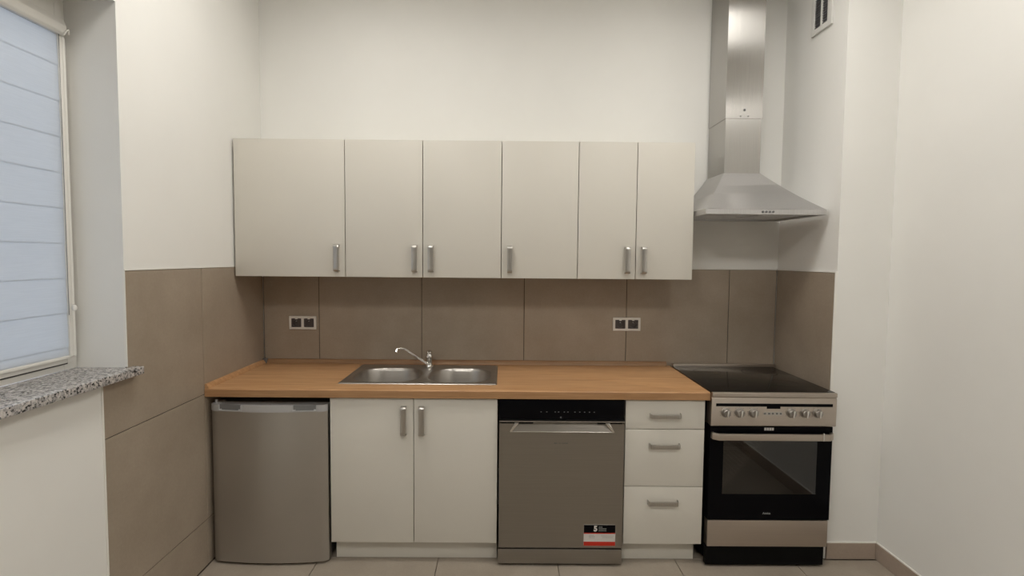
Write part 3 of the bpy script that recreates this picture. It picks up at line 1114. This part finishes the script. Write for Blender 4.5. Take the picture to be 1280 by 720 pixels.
for z_ in (0.40, 0.56):
    tube(rk, [(cx0 + 0.004, KY + 0.075, z_), (cx1 - 0.004, KY + 0.075, z_)], 0.003, 8)
    tube(rk, [(cx0 + 0.004, -0.13, z_), (cx1 - 0.004, -0.13, z_)], 0.003, 8)
    for i in range(15):
        x = cx0 + 0.02 + (cx1 - cx0 - 0.04) * i / 14
        tube(rk, [(x, KY + 0.075, z_ + 0.003), (x, -0.13, z_ + 0.003)], 0.0015, 6)
obj('oven_rack', rk, M['handle'], ck)
# hob
hb_ = obj('hob_plate', box(nb(), KX0 - 0.002, KX1 + 0.004, KY - 0.006, -0.052, 0.848, 0.8585, 0.0025), M['hob'], ck)
for cx, cy, r in ((2.53, -0.44, 0.09), (2.82, -0.44, 0.072), (2.53, -0.19, 0.072), (2.82, -0.19, 0.09)):
    tt = bmesh.new()
    n = 48
    o1 = [tt.verts.new((cx + r * math.cos(2 * math.pi * k / n), cy + r * math.sin(2 * math.pi * k / n), 0.8588)) for k in range(n)]
    o2 = [tt.verts.new((cx + (r - .002) * math.cos(2 * math.pi * k / n), cy + (r - .002) * math.sin(2 * math.pi * k / n), 0.8588)) for k in range(n)]
    for k in range(n):
        tt.faces.new((o1[k], o1[(k + 1) % n], o2[(k + 1) % n], o2[k]))
    obj('zone_ring', tt, M['hob_ring'], hb_, smooth=False)
b = nb()
box(b, KX0 - 0.003, KX1 + 0.005, KY - 0.024, KY - 0.006, 0.836, 0.8575, 0.004, 3)
box(b, KX0 - 0.003, KX1 + 0.005, KY - 0.006, -0.05, 0.833, 0.848)
obj('hob_frame', b, M['cooksteel'], ck, label='steel rim along the front of the hob')
obj('rear_trim', box(nb(), KX0 + 0.004, KX1 + 0.020, -0.050, -0.028, 0.840, 0.872, 0.003), M['cooksteel'], ck, label='low steel strip behind the hob')
# control panel
pz0, pz1 = 0.697, 0.8345
t = nb()
prism(t, [(KY + 0.045, pz0), (KY - 0.016, pz0), (KY - 0.019, pz0 + 0.004), (KY - 0.019, 0.826), (KY - 0.014, pz1), (KY + 0.045, pz1)], 'x', KX0 - 0.003, KX1 + 0.005, 0)
cpn = obj('control_panel', t, M['cooksteel'], ck)
yP = KY - 0.019
b = nb()
box(b, 2.404, 2.953, yP - 0.001, yP + 0.002, 0.791, 0.8055, 0.0008, 1)
box(b, 2.642, 2.706, yP - 0.001, yP + 0.002, 0.781, 0.792)
obj('display_strip', b, M['black'], cpn, smooth=False)
sk_z = 0.7615
knob_proto = None
for x in (2.450, 2.5145, 2.580, 2.7575, 2.821, 2.881):
    if knob_proto is None:
        kb = nb()
        lathe(kb, [(0.0, 0.0), (0.0225, 0.0), (0.0225, 0.003), (0.0185, 0.005), (0.0175, 0.018), (0.015, 0.0205), (0.0, 0.021)], (x, yP, sk_z), (0, -1, 0), n=28)
        knob_proto = obj('knob', kb, M['knob'], cpn, origin=(x, yP, sk_z))
        rg = nb()
        rb2 = bmesh.new()
        bmesh.ops.create_cube(rb2, size=1.0, matrix=Matrix.Translation((x, yP - 0.0235, sk_z)) @ Matrix.Rotation(math.radians(8), 4, 'Y') @ Matrix.Diagonal((0.008, 0.009, 0.034, 1)))
        bmesh.ops.bevel(rb2, geom=rb2.edges[:], offset=0.002, segments=2, profile=0.6, affect='EDGES')
        merge(rg, rb2)
        rdg = obj('grip_bar', rg, M['chrome'], knob_proto, origin=(x, yP, sk_z))
        x_first = x
    else:
        dup_part(knob_proto, cpn, (x - x_first, 0, 0))
mk = nb()
for x in (2.450, 2.5145, 2.580, 2.7575, 2.821, 2.881):
    for an in range(-120, 121, 40):
        a = math.radians(an)
        box(mk, x + 0.0275 * math.sin(a) - 0.0012, x + 0.0275 * math.sin(a) + 0.0012, yP - 0.0004, yP + 0.001, sk_z + 0.0275 * math.cos(a) - 0.0012, sk_z + 0.0275 * math.cos(a) + 0.0012)
obj('dial_marks', mk, M['grip'], cpn, smooth=False)['kind'] = 'stuff'
ov = nb()
pts = []
for k in range(40):
    a = 2 * math.pi * k / 40
    cxx = 0.034 if math.cos(a) > 0 else -0.034
    pts.append((2.671 + cxx + 0.011 * math.cos(a), 0.7585 + 0.0085 * math.sin(a)))
prism(ov, pts, 'y', yP - 0.0018, yP + 0.001)
ovo = obj('timer_buttons', ov, M['handle'], cpn, smooth=False, label='oval timer field between the knobs')
for x in (2.634, 2.653, 2.671, 2.690, 2.708):
    obj('button', lathe(nb(), [(0.0, 0.0), (0.0048, 0.0), (0.0042, 0.0022), (0.0, 0.0024)], (x, yP - 0.0016, 0.7585), (0, -1, 0), n=16), M['grip'], ovo)
# oven door
oz0, oz1 = 0.2375, 0.690
wx0, wx1, wz0, wz1 = 2.452, 2.899, 0.362, 0.632
yO = KY - 0.002
b = nb()
ox0, ox1 = KX0 - 0.001, KX1 + 0.002
box(b, ox0, wx0, yO, yO + 0.040, oz0, oz1)
box(b, wx1, ox1, yO, yO + 0.040, oz0, oz1)
box(b, wx0, wx1, yO, yO + 0.040, oz0, wz0)
box(b, wx0, wx1, yO, yO + 0.040, wz1, oz1)
bmesh.ops.remove_doubles(b, verts=b.verts[:], dist=1e-5)
od = obj('oven_door', b, M['black'], ck, smooth=False)
obj('glass', box(nb(), wx0, wx1, yO + 0.0008, yO + 0.004, wz0, wz1), M['oven_glass'], od, smooth=False, label='see-through dark glass of the oven window')
b = nb()
hz = 0.638
pth = [(ox0 + 0.004, yO + 0.001), (ox0 + 0.006, yO - 0.018), (ox0 + 0.030, yO - 0.036), (ox1 - 0.030, yO - 0.036), (ox1 - 0.006, yO - 0.018), (ox1 - 0.004, yO + 0.001),
       (ox1 - 0.016, yO + 0.001), (ox1 - 0.018, yO - 0.012), (ox1 - 0.034, yO - 0.025), (ox0 + 0.034, yO - 0.025), (ox0 + 0.018, yO - 0.012), (ox0 + 0.016, yO + 0.001)]
prism(b, pth, 'z', 0.634, 0.665, 0.0015, 2)
obj('handle', b, M['cooksteel'], od)
text_mesh('Amica', 0.015, 2.668, yO - 0.0004, 0.269, M['grey_print'], od, bold=0.0003)
b = nb()
box(b, 2.643, 2.688, yO - 0.0008, yO + 0.001, 0.672, 0.685)
bdg = obj('badge', b, M['white_print'], od, smooth=False, label='small pale badge above the door handle')
b = nb()
for x in (2.6535, 2.6655, 2.6765):
    box(b, x - 0.0008, x + 0.0008, yO - 0.0012, yO - 0.0006, 0.6725, 0.6845)
obj('badge_lines', b, M['black'], bdg, smooth=False)
obj('latch', box(nb(), 2.902, 2.907, yO - 0.038, yO - 0.022, 0.634, 0.672, 0.001, 1), M['chrome'], od, smooth=False, label='thin upright strip at the right of the handle')
# drawer and plinth
obj('storage_drawer', box(nb(), KX0 + 0.001, KX1 - 0.001, KY - 0.001, KY + 0.040, 0.104, 0.2335, 0.0025), M['cooksteel'], ck)
obj('plinth', box(nb(), KX0 - 0.003, KX1 - 0.014, KY + 0.004, KY + 0.03, 0.012, 0.102, 0.001, 1), M['black_matt'], ck)
for x, y in ((2.43, -0.54), (2.92, -0.54), (2.43, -0.1), (2.92, -0.1)):
    obj('foot', cyl(nb(), (x, y, 0.0), (x, y, 0.032), 0.016, n=16), M['grip'], ck)

# ------------------------------------------------------------------ extractor hood
hd = thing('extractor_hood', 'brushed steel chimney extractor hood hanging above the cooker', 'extractor hood', (2.69, -0.15, 1.70))
HXa, HXb, HYf = 2.394, 2.990, -0.455
HZ0, HZ1 = 1.7015, 1.7285
CXa, CXb, CYf = 2.578, 2.768, -0.222
CZ = 1.940
# rim (open below)
t = bmesh.new()
ringmesh(t, [(HXa, -0.001), (HXb, -0.001), (HXb, HYf), (HXa, HYf)], [(HXa + 0.022, -0.02), (HXb - 0.022, -0.02), (HXb - 0.022, HYf + 0.022), (HXa + 0.022, HYf + 0.022)], HZ0, HZ1)
bmesh.ops.bevel(t, geom=[e for e in t.edges if all(abs(v.co.y - HYf) < 1e-5 for v in e.verts)], offset=0.002, segments=2, affect='EDGES')
rim = obj('rim', t, M['hood'], hd)
# canopy with slightly hollow slopes
t = bmesh.new()
n = 12
rings_ = []
for i in range(n + 1):
    f = i / n
    g_ = f - 0.045 * math.sin(math.pi * f)
    z_ = HZ1 + (CZ - HZ1) * g_
    x0 = HXa + (CXa - 0.004 - HXa) * f
    x1 = HXb + (CXb + 0.004 - HXb) * f
    y0 = HYf + (CYf - 0.004 - HYf) * f
    rings_.append([t.verts.new(p) for p in ((x0, -0.001, z_), (x0, y0, z_), (x1, y0, z_), (x1, -0.001, z_))])
for i in range(n):
    for k in range(4):
        t.faces.new((rings_[i][k], rings_[i][(k + 1) % 4], rings_[i + 1][(k + 1) % 4], rings_[i + 1][k]))
bmesh.ops.recalc_face_normals(t, faces=t.faces[:])
bmesh.ops.bevel(t, geom=[e for e in t.edges if abs(e.verts[0].co.z - e.verts[1].co.z) > 1e-4 and all(abs(v.co.y) > 0.01 for v in e.verts)], offset=0.003, segments=2, affect='EDGES')
can = obj('canopy', t, M['hood'], hd)
can.data.set_sharp_from_angle(angle=math.radians(60))
for x in (2.674, 2.691, 2.708, 2.725):
    obj('push_button', cyl(nb(), (x, HYf - 0.005, 1.7145), (x, HYf + 0.001, 1.7145), 0.0055, n=16, bev=0.001), M['grip'], rim)
# underside: filters and lamp covers
for xa_, xb_ in ((HXa + 0.030, 2.690), (2.694, HXb - 0.030)):
    f = nb()
    box(f, xa_, xb_, HYf + 0.06, -0.05, 1.709, 1.717, 0.002, 1)
    for i in range(9):
        y = HYf + 0.08 + i * 0.036
        box(f, xa_ + 0.015, xb_ - 0.015, y, y + 0.016, 1.7065, 1.7095)
    obj('grease_filter', f, M['hood'], hd, smooth=False)
f = nb()
box(f, HXa + 0.022, HXb - 0.022, HYf + 0.022, -0.02, 1.717, 1.721)
obj('under_plate', f, M['hood'], hd, smooth=False)
for x in (2.47, 2.91):
    obj('lamp_cover', cyl(nb(), (x, HYf + 0.042, 1.706), (x, HYf + 0.042, 1.717), 0.016, n=20, bev=0.001), M['white_trim'], hd)
# chimney in two telescoping sections
b = nb()
box(b, CXa, CXb, CYf, -0.001, CZ - 0.003, 2.235)
c1 = obj('lower_duct_cover', b, M['chimney'], hd, smooth=False)
b = nb()
box(b, CXa - 0.003, CXb + 0.003, CYf - 0.003, -0.001, 2.228, CEIL - 0.001)
c2 = obj('upper_duct_cover', b, M['chimney'], hd, smooth=False)
b = nb()
for k in range(6):
    z_ = 2.935 + k * 0.020
    box(b, CXa - 0.0042, CXa - 0.0025, -0.19, -0.03, z_, z_ + 0.009)
sl2 = obj('outlet_slot', b, M['black_matt'], c2, smooth=False, label='dark outlet slots on the left side near the ceiling')
sl2['kind'] = 'stuff'
b = nb()
cyl(b, (2.6745, CYf - 0.0048, 2.272), (2.6745, CYf - 0.002, 2.272), 0.007, n=20, bev=0.0006)
obj('rosette', b, M['grip'], c2, label='small dark round mark low on the upper duct')
for x in (2.655, 2.695):
    obj('screw', cyl(nb(), (x, CYf - 0.0048, 2.240), (x, CYf - 0.002, 2.240), 0.003, n=14), M['grip'], c2)

# ------------------------------------------------------------------ sockets
def socket(x0, x1, z0, z1, lab):
    r = thing('double_socket', lab, 'socket', ((x0 + x1) / 2, 0, (z0 + z1) / 2), 'double sockets on the tiled wall')
    w = (x1 - x0) / 2
    mg = 0.013
    b = nb()
    mid = (x0 + x1) / 2
    # frame built as bars around two openings
    holes = [(x0 + mg, mid - mg / 2 - 0.001), (mid + mg / 2 + 0.001, x1 - mg)]
    box(b, x0, x1, -0.010, -0.0005, z1 - mg, z1, 0.002)
    box(b, x0, x1, -0.010, -0.0005, z0, z0 + mg, 0.002)
    for a, c in ((x0, holes[0][0]), (holes[0][1], holes[1][0]), (holes[1][1], x1)):
        box(b, a, c, -0.0098, -0.0005, z0 + mg - 0.002, z1 - mg + 0.002)
    fo = obj('frame', b, M['socket'], r)
    for a, c in holes:
        cx = (a + c) / 2
        cz = (z0 + z1) / 2
        hw = (c - a) / 2
        hh = (z1 - z0) / 2 - mg
        bb = bmesh.new()
        n = 32
        rr = min(hw, hh) * 0.80
        O = []
        I = []
        J = []
        for k in range(n):
            an = 2 * math.pi * (k + 0.5) / n
            ca, sa = math.cos(an), math.sin(an)
            s = 1 / max(abs(ca) / hw, abs(sa) / hh)
            O.append(bb.verts.new((cx + ca * s, -0.0085, cz + sa * s)))
            I.append(bb.verts.new((cx + ca * rr, -0.0085, cz + sa * rr)))
            J.append(bb.verts.new((cx + ca * rr * 0.94, -0.001, cz + sa * rr * 0.94)))
        for k in range(n):
            j = (k + 1) % n
            bb.faces.new((O[k], O[j], I[j], I[k]))
            bb.faces.new((I[k], I[j], J[j], J[k]))
        bb.faces.new(J)
        bmesh.ops.recalc_face_normals(bb, faces=bb.faces[:])
        ins = obj('insert', bb, M['socket_dark'], fo)
        ins.data.set_sharp_from_angle(angle=math.radians(30))
        obj('notch', prism(nb(), [(cx - 0.008, cz + hh + 0.001), (cx + 0.008, cz + hh + 0.001), (cx + 0.006, cz + hh - 0.005), (cx - 0.006, cz + hh - 0.005)], 'y', -0.0102, -0.006), M['socket'], fo, smooth=False)
        obj('earth_pin', cyl(nb(), (cx, -0.001, cz + 0.010), (cx, -0.012, cz + 0.010), 0.0024, n=12), M['handle'], fo)


socket(0.1525, 0.3095, 1.050, 1.1275, 'white double socket with dark inserts on the tiles near the left corner')
socket(2.0455, 2.2065, 1.056, 1.1335, 'white double socket with dark inserts on the tiles, right of the sink')

# ------------------------------------------------------------------ vent grille high on the alcove side wall
vg = thing('vent_grille', 'white vent grille with dark mesh high on the alcove wall right of the hood', 'vent', (R1 + PL, -0.33, 2.75))
VX = R1 + PL
va, vb, vz0, vz1 = -0.245, -0.412, 2.640, 2.885
b = nb()
fw = 0.028
box(b, VX - 0.012, VX - 0.0005, vb, vb + fw + 0.006, vz0, vz1, 0.003)
box(b, VX - 0.012, VX - 0.0005, va - fw + 0.002, va, vz0, vz1, 0.003)
box(b, VX - 0.012, VX - 0.0005, vb + fw, va - fw, vz0, vz0 + fw, 0.003)
box(b, VX - 0.012, VX - 0.0005, vb + fw, va - fw, vz1 - fw, vz1, 0.003)
vm = (va + vb) / 2 - 0.001
box(b, VX - 0.011, VX - 0.001, vm - 0.006, vm + 0.006, vz0 + fw - 0.002, vz1 - fw + 0.002)
vf = obj('frame', b, M['vent'], vg)
obj('mesh_backing', box(nb(), VX - 0.003, VX - 0.0008, vb + fw, va - fw, vz0 + fw, vz1 - fw), M['vent_dark'], vg, smooth=False)
b = nb()
k = 0
zz = vz0 + fw + 0.004
while zz < vz1 - fw - 0.006:
    box(b, VX - 0.009, VX - 0.003, vb + fw + 0.001, va - fw - 0.001, zz, zz + 0.0035)
    zz += 0.0125
lv = obj('louvres', b, M['grip'], vg, smooth=False)
lv['kind'] = 'stuff'

# ------------------------------------------------------------------ ceiling lamps
for i, (lx, ly) in enumerate(LAMPS):
    labs = ('square white ceiling light panel nearest the window above the worktop',
            'square white ceiling light panel in front of the extractor hood',
            'square white ceiling light panel behind the camera on the window side',
            'square white ceiling light panel behind the camera on the side away from the window')
    r = thing('ceiling_lamp', labs[i], 'lamp', (lx, ly, CEIL), 'ceiling light panels')
    hl = 0.30
    b = nb()
    t = bmesh.new()
    ringmesh(t, [(lx - hl, ly - hl), (lx + hl, ly - hl), (lx + hl, ly + hl), (lx - hl, ly + hl)], [(lx - hl + .015, ly - hl + .015), (lx + hl - .015, ly - hl + .015), (lx + hl - .015, ly + hl - .015), (lx - hl + .015, ly + hl - .015)], CEIL - 0.03, CEIL - 0.0005)
    obj('frame', t, M['lamp_white'], r, smooth=False)
    obj('diffuser', box(nb(), lx - hl + .0155, lx + hl - .0155, ly - hl + .0155, ly + hl - .0155, CEIL - 0.022, CEIL - 0.018), M['diffuser' if i < 2 else 'diffuser_rear'], r, smooth=False)
